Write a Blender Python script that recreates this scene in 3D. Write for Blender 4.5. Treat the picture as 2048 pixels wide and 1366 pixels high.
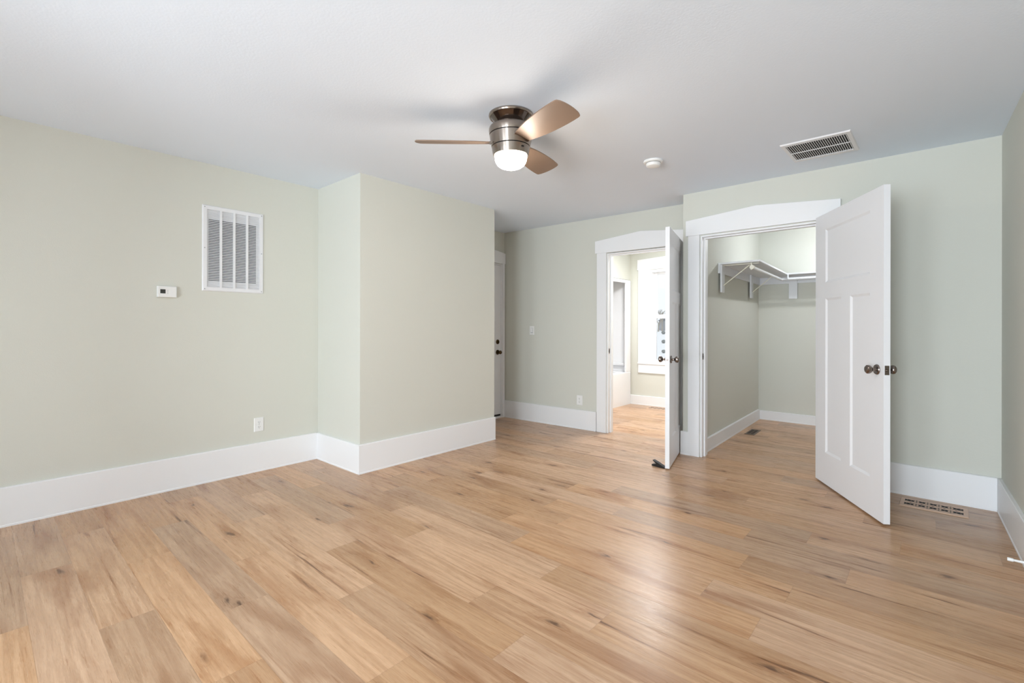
import bpy, bmesh, math, random
from mathutils import Vector, Matrix

# ------------------------------------------------------------------ scene, camera, light
for o in list(bpy.data.objects):
    bpy.data.objects.remove(o, do_unlink=True)
sc = bpy.context.scene
COL = sc.collection
R = math.radians
CEIL = 2.458

cam_d = bpy.data.cameras.new('camera')
cam = bpy.data.objects.new('camera', cam_d)
COL.objects.link(cam)
yaw, roll = R(40.7535), R(0.0985)
fw = Vector((-math.sin(yaw), math.cos(yaw), 0))
rt = Vector((math.cos(yaw), math.sin(yaw), 0))
up = Vector((0, 0, 1))
r2 = rt * math.cos(roll) + up * math.sin(roll)
u2 = up * math.cos(roll) - rt * math.sin(roll)
m = Matrix(((r2.x, u2.x, -fw.x, 0), (r2.y, u2.y, -fw.y, 0), (r2.z, u2.z, -fw.z, 0), (0, 0, 0, 1)))
m.translation = Vector((0, 0, 1.2))
cam.matrix_world = m
cam_d.sensor_fit = 'HORIZONTAL'
cam_d.sensor_width = 36
cam_d.lens = 36 * 964.3 / 2048
cam_d.shift_y = -(683 - 654.19) / 2048
cam_d.clip_start = 0.02
sc.camera = cam

vs = sc.view_settings
vs.view_transform = 'Standard'
vs.look = 'None'
vs.gamma = 1
vs.use_curve_mapping = False
vs.exposure = 0.2

# daylight: pale sky with soft clouds
W = bpy.data.worlds.new('sky')
sc.world = W
W.use_nodes = True
nt = W.node_tree
nt.nodes.clear()
wo = nt.nodes.new('ShaderNodeOutputWorld')
bg = nt.nodes.new('ShaderNodeBackground')
tc = nt.nodes.new('ShaderNodeTexCoord')
mp = nt.nodes.new('ShaderNodeMapping')
mp.inputs['Scale'].default_value = (1.0, 1.0, 3.2)
no = nt.nodes.new('ShaderNodeTexNoise')
no.inputs['Scale'].default_value = 2.6
no.inputs['Detail'].default_value = 5
cr = nt.nodes.new('ShaderNodeValToRGB')
cr.color_ramp.elements[0].position = 0.34
cr.color_ramp.elements[0].color = (0.52, 0.75, 1.0, 1)
cr.color_ramp.elements[1].position = 0.49
cr.color_ramp.elements[1].color = (0.92, 0.96, 1.0, 1)
nt.links.new(tc.outputs['Generated'], mp.inputs['Vector'])
nt.links.new(mp.outputs['Vector'], no.inputs['Vector'])
nt.links.new(no.outputs['Fac'], cr.inputs['Fac'])
# a bank of cloud low over the horizon
sz = nt.nodes.new('ShaderNodeSeparateXYZ')
mr = nt.nodes.new('ShaderNodeMapRange')
mr.interpolation_type = 'SMOOTHSTEP'
mr.inputs[1].default_value, mr.inputs[2].default_value = 0.089, 0.102
mr.inputs[3].default_value, mr.inputs[4].default_value = 1.0, 0.0
mw = nt.nodes.new('ShaderNodeMix')
mw.data_type = 'RGBA'
mw.inputs[7].default_value = (0.90, 0.95, 1.0, 1)
nt.links.new(tc.outputs['Generated'], sz.inputs[0])
nt.links.new(sz.outputs[2], mr.inputs[0])
nt.links.new(mr.outputs[0], mw.inputs[0])
nt.links.new(cr.outputs['Color'], mw.inputs[6])
nt.links.new(mw.outputs[2], bg.inputs['Color'])
bg.inputs['Strength'].default_value = 0.95
nt.links.new(bg.outputs['Background'], wo.inputs['Surface'])


def area(name, loc, rot, sx, sy, power, color=(1, 1, 1)):
    l = bpy.data.lights.new(name, 'AREA')
    l.shape = 'RECTANGLE'
    l.size, l.size_y = sx, sy
    l.energy = power
    l.color = color
    o = bpy.data.objects.new(name, l)
    o.location = loc
    o.rotation_euler = rot
    COL.objects.link(o)
    return o


DAY = (0.815, 0.915, 1.0)
# daylight from assumed, unseen windows placed behind the camera (area lamps stand just outside the panes)
for nm_, x_, p_ in (('assumed_daylight_left', -3.3, 15), ('assumed_daylight_middle', -1.75, 84), ('assumed_daylight_right', -0.25, 205)):
    area(nm_, (x_, -2.56, 1.10), (R(90), 0, 0), 1.2, 1.5, p_, DAY)
# bathroom light added for brightness, no fixture seen; then the closet's own lamp
area('bathroom_added_fill', (-2.55, 5.75, 2.43), (0, 0, 0), 0.5, 0.5, 46, (0.97, 0.985, 1.0))
pl = bpy.data.lights.new('closet_lamp', 'POINT')
pl.energy = 23
pl.shadow_soft_size = 0.028
pl.color = (0.96, 0.98, 1.0)
po = bpy.data.objects.new('closet_lamp', pl)
po.location = (-0.60, 6.1, 2.38)
COL.objects.link(po)


# ------------------------------------------------------------------ materials
def lin(r, g=None, b=None):
    if g is None:
        g = b = r
    f = lambda c: (c / 255) / 12.92 if c / 255 <= 0.04045 else (((c / 255) + 0.055) / 1.055) ** 2.4
    return (f(r), f(g), f(b), 1)


def mat(name, col, rough=0.5, metal=0.0, spec=0.5, bump=None, var=None, emis=None, aniso=0.0):
    M = bpy.data.materials.new(name)
    M.use_nodes = True
    n = M.node_tree
    b = n.nodes['Principled BSDF']
    b.inputs['Base Color'].default_value = col
    b.inputs['Roughness'].default_value = rough
    b.inputs['Metallic'].default_value = metal
    b.inputs['Specular IOR Level'].default_value = spec
    if aniso:
        b.inputs['Anisotropic'].default_value = aniso
        b.inputs['Anisotropic Rotation'].default_value = 0.25
    t = n.nodes.new('ShaderNodeTexCoord')
    if var:
        s, amt = var
        x = n.nodes.new('ShaderNodeTexNoise')
        x.inputs['Scale'].default_value = s
        x.inputs['Detail'].default_value = 3
        n.links.new(t.outputs['Object'], x.inputs['Vector'])
        mx = n.nodes.new('ShaderNodeMix')
        mx.data_type = 'RGBA'
        mx.inputs[6].default_value = tuple(c * (1 - amt) for c in col[:3]) + (1,)
        mx.inputs[7].default_value = tuple(min(1, c * (1 + amt)) for c in col[:3]) + (1,)
        n.links.new(x.outputs['Fac'], mx.inputs[0])
        n.links.new(mx.outputs[2], b.inputs['Base Color'])
    if bump:
        s, st = bump
        x = n.nodes.new('ShaderNodeTexNoise')
        x.inputs['Scale'].default_value = s
        x.inputs['Detail'].default_value = 3
        n.links.new(t.outputs['Object'], x.inputs['Vector'])
        bp = n.nodes.new('ShaderNodeBump')
        bp.inputs['Strength'].default_value = st
        bp.inputs['Distance'].default_value = 0.002
        n.links.new(x.outputs['Fac'], bp.inputs['Height'])
        n.links.new(bp.outputs['Normal'], b.inputs['Normal'])
    if emis:
        b.inputs['Emission Color'].default_value = emis[0]
        b.inputs['Emission Strength'].default_value = emis[1]
    return M


M_WALL = mat('sage_wall_paint', lin(214.5, 214.3, 204.5), 0.75, bump=(160, 0.25), spec=0.3)
M_CEIL = mat('ceiling_paint', lin(232, 240, 250), 0.85, bump=(90, 0.3), spec=0.2)
M_TRIM = mat('white_trim_paint', lin(240, 240, 241), 0.38, bump=(30, 0.05))
M_DOOR = mat('white_door_paint', lin(236, 236, 238), 0.36, bump=(40, 0.05))
M_PLASTIC = mat('white_plastic', lin(238, 238, 236), 0.35, var=(20, 0.01))
M_VENT = mat('white_enamel', lin(232, 232, 234), 0.4, var=(20, 0.01))
M_NICKEL = mat('satin_nickel', lin(136, 126, 120), 0.2, 1.0, var=(35, 0.1))
M_BRUSH = mat('brushed_nickel', lin(160, 149, 140), 0.25, 1.0, var=(60, 0.05), aniso=0.85)
M_POLISH = mat('polished_nickel_dark_reflection', lin(104, 94, 88), 0.12, 1.0, var=(40, 0.05), aniso=0.6)  # base darkened to stand in for dark reflections on the cone
M_BRONZE = mat('antique_bronze', lin(92, 74, 50), 0.33, 1.0, var=(40, 0.15))
M_BLADE = mat('taupe_blade', lin(140, 116, 98), 0.45, 0.1, var=(14, 0.04))
M_DARK = mat('black_switch_and_recess_shade', lin(22, 21, 22), 0.7, var=(20, 0.1))  # shade of recesses put into the colour; the switch is black itself
M_DUCT = mat('grey_slab_and_slot_shade', lin(96, 96, 99), 0.6, var=(20, 0.1))  # slab grey, also the shade of slots put into colour
M_RUBBER = mat('black_rubber', lin(26, 24, 25), 0.55, var=(30, 0.1))
M_SCREEN = mat('dark_lcd', lin(52, 53, 51), 0.25, var=(30, 0.08))
M_GREYTEXT = mat('grey_button', lin(176, 178, 180), 0.4, var=(30, 0.03))
M_REG = mat('taupe_register', lin(214, 180, 154), 0.42, 0.1, var=(30, 0.06))
M_REGD = mat('bronze_register', lin(110, 92, 80), 0.42, 0.3, var=(30, 0.06))
M_TUB = mat('white_acrylic', lin(240, 240, 242), 0.2, var=(8, 0.01))
M_MELAMINE = mat('white_melamine', lin(232, 233, 236), 0.4, var=(14, 0.01))
M_WIRE = mat('cream_bracket', lin(232, 228, 212), 0.35, var=(30, 0.03))
M_SNOW = mat('snow', lin(250, 249, 246), 0.9, bump=(3, 0.6))
M_BARK = mat('bare_bark', lin(176, 170, 160), 0.85, var=(12, 0.2))
M_SHRUB = mat('dormant_shrub', lin(150, 152, 148), 0.9, var=(10, 0.3))
M_SHED = mat('weathered_siding', lin(176, 176, 178), 0.85, var=(4, 0.15))
M_ROOF = mat('slate_roof', lin(120, 122, 126), 0.8, var=(5, 0.15))
M_LAMP = mat('frosted_lamp_glass', lin(255, 244, 225), 0.4, var=(10, 0.005), emis=((1.0, 0.92, 0.81, 1), 68.0))

# clear pane: light passes, a weak mirror image stays
M_GLASS = bpy.data.materials.new('clear_pane')
M_GLASS.use_nodes = True
n = M_GLASS.node_tree
n.nodes.clear()
go = n.nodes.new('ShaderNodeOutputMaterial')
gm = n.nodes.new('ShaderNodeMixShader')
gt = n.nodes.new('ShaderNodeBsdfTransparent')
gg = n.nodes.new('ShaderNodeBsdfGlossy')
gg.inputs['Roughness'].default_value = 0.02
gf = n.nodes.new('ShaderNodeFresnel')
gf.inputs['IOR'].default_value = 1.35
n.links.new(gf.outputs[0], gm.inputs[0])
n.links.new(gt.outputs[0], gm.inputs[1])
n.links.new(gg.outputs[0], gm.inputs[2])
n.links.new(gm.outputs[0], go.inputs[0])


def floor_material():
    M = bpy.data.materials.new('oak_vinyl_plank')
    M.use_nodes = True
    n = M.node_tree
    L = n.links.new
    b = n.nodes['Principled BSDF']

    def N(t, **k):
        q = n.nodes.new(t)
        for a, v in k.items():
            setattr(q, a, v)
        return q

    def math_(op, a, v=None, c=None):
        q = N('ShaderNodeMath', operation=op)
        for i, s in enumerate((a, v, c)):
            if s is None:
                continue
            if isinstance(s, (int, float)):
                q.inputs[i].default_value = s
            else:
                L(s, q.inputs[i])
        return q.outputs[0]

    def mix(f, a, c):
        q = N('ShaderNodeMix', data_type='RGBA')
        for i, s in ((0, f), (6, a), (7, c)):
            if isinstance(s, (tuple, float, int)):
                q.inputs[i].default_value = s
            else:
                L(s, q.inputs[i])
        return q.outputs[2]

    def rampf(f, p0, p1, v0=0.0, v1=1.0):
        q = N('ShaderNodeMapRange', interpolation_type='SMOOTHSTEP')
        L(f, q.inputs[0])
        q.inputs[1].default_value, q.inputs[2].default_value = p0, p1
        q.inputs[3].default_value, q.inputs[4].default_value = v0, v1
        return q.outputs[0]

    uv = N('ShaderNodeUVMap', uv_map='plank_uv')
    at = N('ShaderNodeAttribute', attribute_name='plank_seed')
    su = N('ShaderNodeSeparateXYZ')
    L(uv.outputs[0], su.inputs[0])
    sa = N('ShaderNodeSeparateXYZ')
    L(at.outputs['Vector'], sa.inputs[0])
    tone, s1, s2 = sa.outputs
    px = math_('ADD', su.outputs[0], math_('MULTIPLY', s1, 40.0))
    py = math_('ADD', su.outputs[1], math_('MULTIPLY', s2, 17.0))

    def noise(kx, ky, detail=4, dist=0.0, rough=0.55, zz=0.0):
        c = N('ShaderNodeCombineXYZ')
        L(math_('MULTIPLY', px, kx), c.inputs[0])
        L(math_('MULTIPLY', py, ky), c.inputs[1])
        c.inputs[2].default_value = zz
        q = N('ShaderNodeTexNoise')
        q.inputs['Scale'].default_value = 1.0
        q.inputs['Detail'].default_value = detail
        q.inputs['Roughness'].default_value = rough
        q.inputs['Distortion'].default_value = dist
        L(c.outputs[0], q.inputs['Vector'])
        return q.outputs['Fac']

    fine = noise(9, 260, 5, 0.3)
    med = noise(1.9, 46, 5, 0.7, zz=3)
    broad = noise(1.1, 5.0, 3, 0.8, zz=7)
    streak = noise(0.85, 15, 4, 1.0, 0.6, zz=11)
    tick = noise(7, 90, 3, 0.4, zz=15)
    # knots
    c = N('ShaderNodeCombineXYZ')
    wob = noise(9, 24, 3, 0, zz=21)
    L(math_('ADD', math_('MULTIPLY', px, 1.35), math_('MULTIPLY', wob, 0.16)), c.inputs[0])
    L(math_('ADD', math_('MULTIPLY', py, 4.6), math_('MULTIPLY', wob, 0.35)), c.inputs[1])
    vo = N('ShaderNodeTexVoronoi')
    vo.voronoi_dimensions = '2D'
    vo.inputs['Scale'].default_value = 1.0
    vo.inputs['Randomness'].default_value = 1.0
    L(c.outputs[0], vo.inputs['Vector'])
    kd = vo.outputs['Distance']
    vc = N('ShaderNodeSeparateColor')
    L(vo.outputs['Color'], vc.inputs[0])
    has = rampf(vc.outputs[0], 0.50, 0.54)
    halo = math_('MULTIPLY', rampf(kd, 0.02, 0.26, 1.0, 0.0), has)
    core = math_('MULTIPLY', rampf(kd, 0.01, 0.075, 1.0, 0.0), has)
    ring = N('ShaderNodeMath', operation='SINE')
    L(math_('ADD', math_('MULTIPLY', kd, 75.0), math_('MULTIPLY', med, 14.0)), ring.inputs[0])
    rings = math_('MULTIPLY', rampf(ring.outputs[0], 0.2, 1.0), halo)

    light = lin(210, 173, 140)
    mid = lin(188, 150, 118)
    brown = lin(150, 101, 64)
    dark = lin(92, 61, 41)
    base = mix(rampf(med, 0.34, 0.66), mid, light)
    base = mix(math_('MULTIPLY', rampf(broad, 0.50, 0.74), 0.62), base, brown)
    base = mix(math_('MULTIPLY', rampf(fine, 0.45, 0.75), 0.30), base, brown)
    base = mix(math_('MULTIPLY', rampf(tick, 0.61, 0.72), 0.5), base, brown)
    base = mix(math_('MULTIPLY', rampf(streak, 0.57, 0.68), 0.55), base, brown)
    base = mix(math_('MULTIPLY', rampf(streak, 0.645, 0.715), 0.78), base, dark)
    base = mix(math_('MULTIPLY', halo, 0.30), base, brown)
    base = mix(math_('MULTIPLY', rings, 0.40), base, brown)
    base = mix(math_('MULTIPLY', core, 0.85), base, dark)
    # plank to plank tone
    hs = N('ShaderNodeHueSaturation')
    L(base, hs.inputs['Color'])
    L(rampf(tone, 0.0, 1.0, 0.86, 1.07), hs.inputs['Value'])
    L(rampf(s2, 0.0, 1.0, 0.98, 1.12), hs.inputs['Saturation'])
    col = hs.outputs[0]
    # fine joint lines between planks
    w = 0.1845
    ev = math_('MINIMUM', su.outputs[1], math_('SUBTRACT', w, su.outputs[1]))
    eu = math_('MINIMUM', su.outputs[0], math_('SUBTRACT', 1.24, su.outputs[0]))
    e = math_('MINIMUM', ev, eu)
    seam = rampf(e, 0.0006, 0.0022, 1.0, 0.0)
    col = mix(math_('MULTIPLY', seam, 0.18), col, dark)
    L(col, b.inputs['Base Color'])
    b.inputs['Roughness'].default_value = 0.4
    b.inputs['Specular IOR Level'].default_value = 0.5
    L(rampf(fine, 0.3, 0.8, 0.26, 0.38), b.inputs['Roughness'])
    bp = N('ShaderNodeBump')
    bp.inputs['Strength'].default_value = 0.12
    bp.inputs['Distance'].default_value = 0.001
    L(math_('SUBTRACT', fine, math_('MULTIPLY', seam, 1.5)), bp.inputs['Height'])
    L(bp.outputs[0], b.inputs['Normal'])
    return M


M_FLOOR = floor_material()


# ------------------------------------------------------------------ helpers
def link(name, bm, material, parent=None, smooth=None, bevel=0.0, recalc=True):
    if recalc:
        bmesh.ops.recalc_face_normals(bm, faces=bm.faces)
    me = bpy.data.meshes.new(name)
    if smooth is not None:
        for f in bm.faces:
            f.smooth = True
        bm.normal_update()
        for e in bm.edges:
            if len(e.link_faces) == 2 and e.calc_face_angle(0) > R(smooth):
                e.smooth = False
    bm.to_mesh(me)
    bm.free()
    me.materials.append(material)
    o = bpy.data.objects.new(name, me)
    COL.objects.link(o)
    if parent:
        o.parent = parent
    if bevel:
        md = o.modifiers.new('bevel', 'BEVEL')
        md.width = bevel
        md.segments = 2
        md.limit_method = 'ANGLE'
        md.angle_limit = R(40)
    return o


def tag(o, label, cat, group=None, kind=None):
    o['label'] = label
    o['category'] = cat
    if group:
        o['group'] = group
    if kind:
        o['kind'] = kind
    return o


def thing(name, loc, rz, label, cat, group=None, kind=None):
    o = bpy.data.objects.new(name, None)
    o.empty_display_size = 0.1
    o.location = loc
    o.rotation_euler = (0, 0, rz)
    COL.objects.link(o)
    return tag(o, label, cat, group, kind)


def box(bm, x0, x1, y0, y1, z0, z1):
    vs_ = [bm.verts.new((x, y, z)) for z in (z0, z1) for x, y in ((x0, y0), (x1, y0), (x1, y1), (x0, y1))]
    for f in ((3, 2, 1, 0), (4, 5, 6, 7), (0, 1, 5, 4), (1, 2, 6, 5), (2, 3, 7, 6), (3, 0, 4, 7)):
        bm.faces.new([vs_[i] for i in f])
    return bm


def prism(bm, pts, z0, z1):
    a = [bm.verts.new((x, y, z0)) for x, y in pts]
    b = [bm.verts.new((x, y, z1)) for x, y in pts]
    bm.faces.new(a[::-1])
    bm.faces.new(b)
    for i in range(len(pts)):
        j = (i + 1) % len(pts)
        bm.faces.new((a[i], a[j], b[j], b[i]))
    return bm


def extrude_xz(bm, pts, y0, y1):
    """polygon drawn in the x-z plane, given a thickness along y"""
    a = [bm.verts.new((x, y0, z)) for x, z in pts]
    b = [bm.verts.new((x, y1, z)) for x, z in pts]
    bm.faces.new(a)
    bm.faces.new(b[::-1])
    for i in range(len(pts)):
        j = (i + 1) % len(pts)
        bm.faces.new((a[i], b[i], b[j], a[j]))
    return bm


def lathe(bm, prof, seg=40, M=None, close=True):
    """prof: list of (radius, height); spun about local z, then moved by matrix M"""
    M = M or Matrix()
    rings = []
    for r_, z in prof:
        if r_ < 1e-6:
            rings.append([bm.verts.new(M @ Vector((0, 0, z)))])
        else:
            rings.append([bm.verts.new(M @ Vector((r_ * math.cos(2 * math.pi * i / seg), r_ * math.sin(2 * math.pi * i / seg), z))) for i in range(seg)])
    for a, b in zip(rings, rings[1:]):
        for i in range(seg):
            j = (i + 1) % seg
            if len(a) == 1 and len(b) == 1:
                continue
            if len(a) == 1:
                bm.faces.new((a[0], b[j], b[i]))
            elif len(b) == 1:
                bm.faces.new((a[i], a[j], b[0]))
            else:
                bm.faces.new((a[i], a[j], b[j], b[i]))
    if close:
        for rg, flip in ((rings[0], True), (rings[-1], False)):
            if len(rg) > 1:
                bm.faces.new(rg[::-1] if flip else rg)
    return bm


def tube(bm, a, b, r0, r1=None, seg=12):
    a, b = Vector(a), Vector(b)
    r1 = r0 if r1 is None else r1
    d = (b - a)
    q = d.to_track_quat('Z', 'Y').to_matrix().to_4x4()
    q.translation = a
    return lathe(bm, [(r0, 0), (r1, d.length)], seg, q)


def new():
    return bmesh.new()


def frame_at(p0, p1):
    """matrix of a wall: x runs p0 to p1 along the room face, y goes into the wall, z up"""
    d = Vector((p1[0] - p0[0], p1[1] - p0[1], 0))
    a = math.atan2(d.y, d.x)
    Mx = Matrix.Rotation(a, 4, 'Z')
    Mx.translation = Vector((p0[0], p0[1], 0))
    return Mx, d.length, a


def wall(name, p0, p1, thick, holes=(), ext=(0, 0), z1=CEIL, material=None, label=''):
    """room stands on the right-hand side of p0->p1's ... face at local y=0, body behind it (y>0)"""
    Mx, L_, a = frame_at(p0, p1)
    bm = new()
    u0, u1 = -ext[0], L_ + ext[1]
    us = sorted({u0, u1} | {h[0] for h in holes} | {h[1] for h in holes})
    zs = sorted({0.0, z1} | {h[2] for h in holes} | {h[3] for h in holes})
    nx, nz = len(us) - 1, len(zs) - 1
    solid = [[not any(h[0] - 1e-6 <= us[i] and us[i + 1] <= h[1] + 1e-6 and h[2] - 1e-6 <= zs[k] and zs[k + 1] <= h[3] + 1e-6 for h in holes)
              for k in range(nz)] for i in range(nx)]
    vv = {}

    def V(i, k, s):
        if (i, k, s) not in vv:
            vv[(i, k, s)] = bm.verts.new(Mx @ Vector((us[i], thick if s else 0.0, zs[k])))
        return vv[(i, k, s)]
    for i in range(nx):
        for k in range(nz):
            if not solid[i][k]:
                continue
            for s in (0, 1):
                q = [V(i, k, s), V(i + 1, k, s), V(i + 1, k + 1, s), V(i, k + 1, s)]
                bm.faces.new(q if s == 0 else q[::-1])
            for di, dk, e in ((-1, 0, ((i, k), (i, k + 1))), (1, 0, ((i + 1, k), (i + 1, k + 1))), (0, -1, ((i, k), (i + 1, k))), (0, 1, ((i, k + 1), (i + 1, k + 1)))):
                ii, kk = i + di, k + dk
                if 0 <= ii < nx and 0 <= kk < nz and solid[ii][kk]:
                    continue
                (a0, b0), (a1, b1) = e
                bm.faces.new((V(a0, b0, 0), V(a1, b1, 0), V(a1, b1, 1), V(a0, b0, 1)))
    o = link(name, bm, material or M_WALL)
    return tag(o, label, 'wall', kind='structure')


def board(name, p0, p1, h, t=0.02, off=0.0, label='', cut=(0, 0)):
    """baseboard on the room side of a wall line p0->p1"""
    Mx, L_, a = frame_at(p0, p1)
    bm = new()
    x0, x1 = -cut[0], L_ + cut[1]
    pts = [(0.0, 0.0), (-t - 0.003, 0.0), (-t - 0.003, 0.010), (-t, 0.014), (-t, h - 0.004), (-t + 0.004, h), (0.0, h)]
    a_ = [bm.verts.new(Mx @ Vector((x0, y - off, z))) for y, z in pts]
    b_ = [bm.verts.new(Mx @ Vector((x1, y - off, z))) for y, z in pts]
    bm.faces.new(a_)
    bm.faces.new(b_[::-1])
    for i in range(len(pts)):
        j = (i + 1) % len(pts)
        bm.faces.new((a_[i], b_[i], b_[j], a_[j]))
    o = link(name, bm, M_TRIM)
    return tag(o, label, 'baseboard', kind='structure')


# ------------------------------------------------------------------ plan lines
lineL = lambda y: -4.1889 - 0.016133 * y
lineA = lambda x: 4.9008 + 0.01729 * x
lineB = lambda x: 4.4806 - 0.02666 * x
lineR = lambda y: 0.4723 - 0.0235 * y
lineD = lambda y: -4.3171 + 0.005 * y
lineK = lambda x: 6.876 - 0.034 * x      # back wall of the closet
lineT = lambda x: 7.0165 + 0.012 * x     # back wall of the bathroom
REAR = -2.4

# ------------------------------------------------------------------ floor of planks
def build_floor():
    bm = new()
    uvl = bm.loops.layers.uv.new('plank_uv')
    att = bm.loops.layers.float_vector.new('plank_seed')
    rnd = random.Random(11)
    w, Lp = 0.1845, 1.24
    phase = {-1: -3.28, 0: -3.72, 1: -3.06, 2: -3.48, 3: -3.91, 4: -3.2, 5: -3.67, 6: -3.99, 7: -3.49, 8: -2.64, 9: -3.0, 10: -2.01, 11: -1.71,
             12: -0.71, 13: -0.29, 14: -0.79, 15: -0.51, 16: -0.11, 17: -0.95, 18: -0.30, 19: -1.2, 20: -0.55, 21: -0.87, 22: -0.3, 23: -1.0, 24: -0.68}
    tones = {}
    x_lo, x_hi = -4.5, 0.66
    for r in range(-16, 38):
        ph = phase.get(r, rnd.uniform(-2, 0))
        k0 = math.floor((x_lo - ph) / Lp)
        k1 = math.ceil((x_hi - ph) / Lp)
        last = rnd.random()
        for k in range(k0, k1 + 1):
            xa = ph + k * Lp
            a, b_ = max(xa, x_lo), min(xa + Lp, x_hi)
            if b_ - a < 1e-4:
                continue
            t = rnd.random()
            if abs(t - last) < 0.25:
                t = (t + 0.45) % 1.0
            last = t
            sx, sy = rnd.random(), rnd.random()
            ya = 0.325 + r * w
            co = [(a, ya), (b_, ya), (b_, ya + w), (a, ya + w)]
            vs_ = [bm.verts.new((x, y - 0.022 * x, 0)) for x, y in co]
            f = bm.faces.new(vs_)
            for lp, (x, y) in zip(f.loops, co):
                lp[uvl].uv = (x - xa, y - ya)
                lp[att] = Vector((t, sx, sy))
    bmesh.ops.remove_doubles(bm, verts=bm.verts, dist=1e-5)
    o = link('floor', bm, M_FLOOR, recalc=False)
    tag(o, 'wood-look plank floor running through the rooms', 'floor', kind='structure')


build_floor()
bm = new()
box(bm, -4.7, 0.9, -2.8, 7.3, CEIL, CEIL + 0.1)
tag(link('ceiling', bm, M_CEIL), 'flat pale ceiling over the rooms', 'ceiling', kind='structure')
bm = new()
box(bm, -4.7, 0.9, -2.8, 7.3, -0.16, -0.004)
tag(link('floor_slab', bm, M_DUCT), 'subfloor slab under the planks', 'floor', kind='structure')

# ------------------------------------------------------------------ walls
# each wall's face looks into the room; its body lies to the left of p0->p1
wall('wall_left', (lineL(REAR), REAR), (lineL(2.1825), 2.1825), 0.15, ext=(0.2, 0.0), label='sage left wall carrying the return grille')
bm = new()
prism(bm, [(-4.40, 2.1865), (-4.212, 2.1825), (-3.510, 2.1725), (-3.515, 3.789), (-4.40, 3.80)], 0, CEIL)
tag(link('wall_chimney', bm, M_WALL), 'sage boxed-out chase projecting from the left wall', 'wall', kind='structure')
cD = (lineD(4.8266), 4.8266)
wall('wall_alcove', (lineD(3.79), 3.79), cD, 0.12, holes=[(0.062, 0.987, 0.0, 2.035)], ext=(0.0, 0.3), label='sage alcove wall holding the entry door')
AX0, AX1 = cD[0], -1.758
wall('wall_back', cD, (AX1, lineA(AX1)), 0.11, holes=[(-2.753 - AX0, -1.868 - AX0, 0.0, 2.042)], ext=(0.2, 0.05), label='sage back wall around the bathroom doorway')
bm = new()
prism(bm, [(-1.758, 4.66), (-1.620, 4.66), (-1.688, 7.02), (-1.80, 7.02), (-1.80, 4.985), (-1.758, 4.985)], 0, CEIL)
tag(link('wall_partition', bm, M_WALL), 'sage partition left of the closet', 'wall', kind='structure')
BX0, BX1 = -1.758, lineR(4.47)
wall('wall_closet_front', (BX0, lineB(BX0)), (BX1, lineB(BX1)), 0.135, holes=[(-1.590 - BX0, -0.640 - BX0, 0.0, 2.045)], ext=(0.0, 0.25), label='sage wall around the closet doorway')
wall('wall_right', (lineR(4.47), 4.47), (lineR(REAR), REAR), 0.15, ext=(0.0, 0.2), label='sage right wall at the frame edge')
rx0, rx1 = lineR(REAR), lineL(REAR)
RWX = (-0.25, -1.75, -3.3)
wn = [(rx0 - (c + 0.6), rx0 - (c - 0.6), 0.35, 1.86) for c in RWX]
wall('wall_rear', (rx0, REAR), (rx1, REAR), 0.14, holes=wn, ext=(0.2, 0.2), label='sage rear wall with assumed windows')
wall('wall_closet_back', (-1.688, lineK(-1.688)), (0.5, lineK(0.5)), 0.15, ext=(0.0, 0.15), label='sage back wall of the closet')
wall('wall_closet_right', (0.5, lineK(0.5)), (0.5, 4.60), 0.15, ext=(0.1, 0.0), label='sage right wall of the closet')
TX0, TX1 = -4.36, -1.80
wx0, wx1 = -3.235, -2.345        # bathroom window opening
wall('wall_bathroom_back', (TX0, lineT(TX0)), (TX1, lineT(TX1)), 0.15, holes=[(wx0 - TX0, wx1 - TX0, 0.655, 2.085)], ext=(0.15, 0.1), label='pale bathroom wall holding the window')
# furred-out wall the bath unit is set into
bm = new()
box(bm, -4.36, -3.545, 4.945, 5.43, 0, CEIL)
box(bm, -3.66, -3.545, 5.43, 6.974, 1.94, CEIL)
tag(link('wall_bathroom_left', bm, M_WALL), 'pale bathroom wall above the bath unit', 'wall', kind='structure')
wall('wall_bathroom_outer', (-4.36, 4.9), (-4.36, 7.2), 0.15, label='outer wall behind the bath unit')

# ------------------------------------------------------------------ baseboards
board('baseboard_left', (lineL(REAR), REAR), (lineL(2.1825), 2.1825), 0.236, label='tall white baseboard under the return grille', cut=(0, -0.02))
board('baseboard_chimney_side', (-4.212, 2.1825), (-3.510, 2.1725), 0.236, label='short white baseboard on the chase side', cut=(0, 0.0))
board('baseboard_chimney_face', (-3.510, 2.1725), (-3.515, 3.789), 0.238, label='white baseboard along the chase face', cut=(0.02, 0.0))
board('baseboard_back', cD, (AX1, lineA(AX1)), 0.223, label='white baseboard in the alcove', cut=(-0.003, -(-2.888 - AX1) * -1 - 0.0))
board('baseboard_closet_front', (-1.774, lineB(-1.774)), (-1.69, lineB(-1.69)), 0.219, label='short white baseboard left of the closet casing')
board('baseboard_right_of_closet', (-0.52, lineB(-0.52)), (BX1, lineB(BX1)), 0.219, label='white baseboard behind the closet door', cut=(0, -0.02))
board('baseboard_right', (lineR(4.46), 4.46), (lineR(REAR), REAR), 0.219, label='white baseboard on the right wall')
board('baseboard_closet_left', (-1.620, 4.66), (-1.6855, 6.93), 0.130, label='white baseboard on the left closet wall', cut=(0, -0.018))
# (the closet's left wall is met from the closet side: the line runs front to back, room on its right)
board('baseboard_closet_back', (-1.688, lineK(-1.688)), (0.5, lineK(0.5)), 0.115, label='white baseboard on the closet back wall')
board('baseboard_bathroom_back', (-3.545, lineT(-3.545)), (TX1, lineT(TX1)), 0.142, label='white baseboard under the bathroom window')


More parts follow.
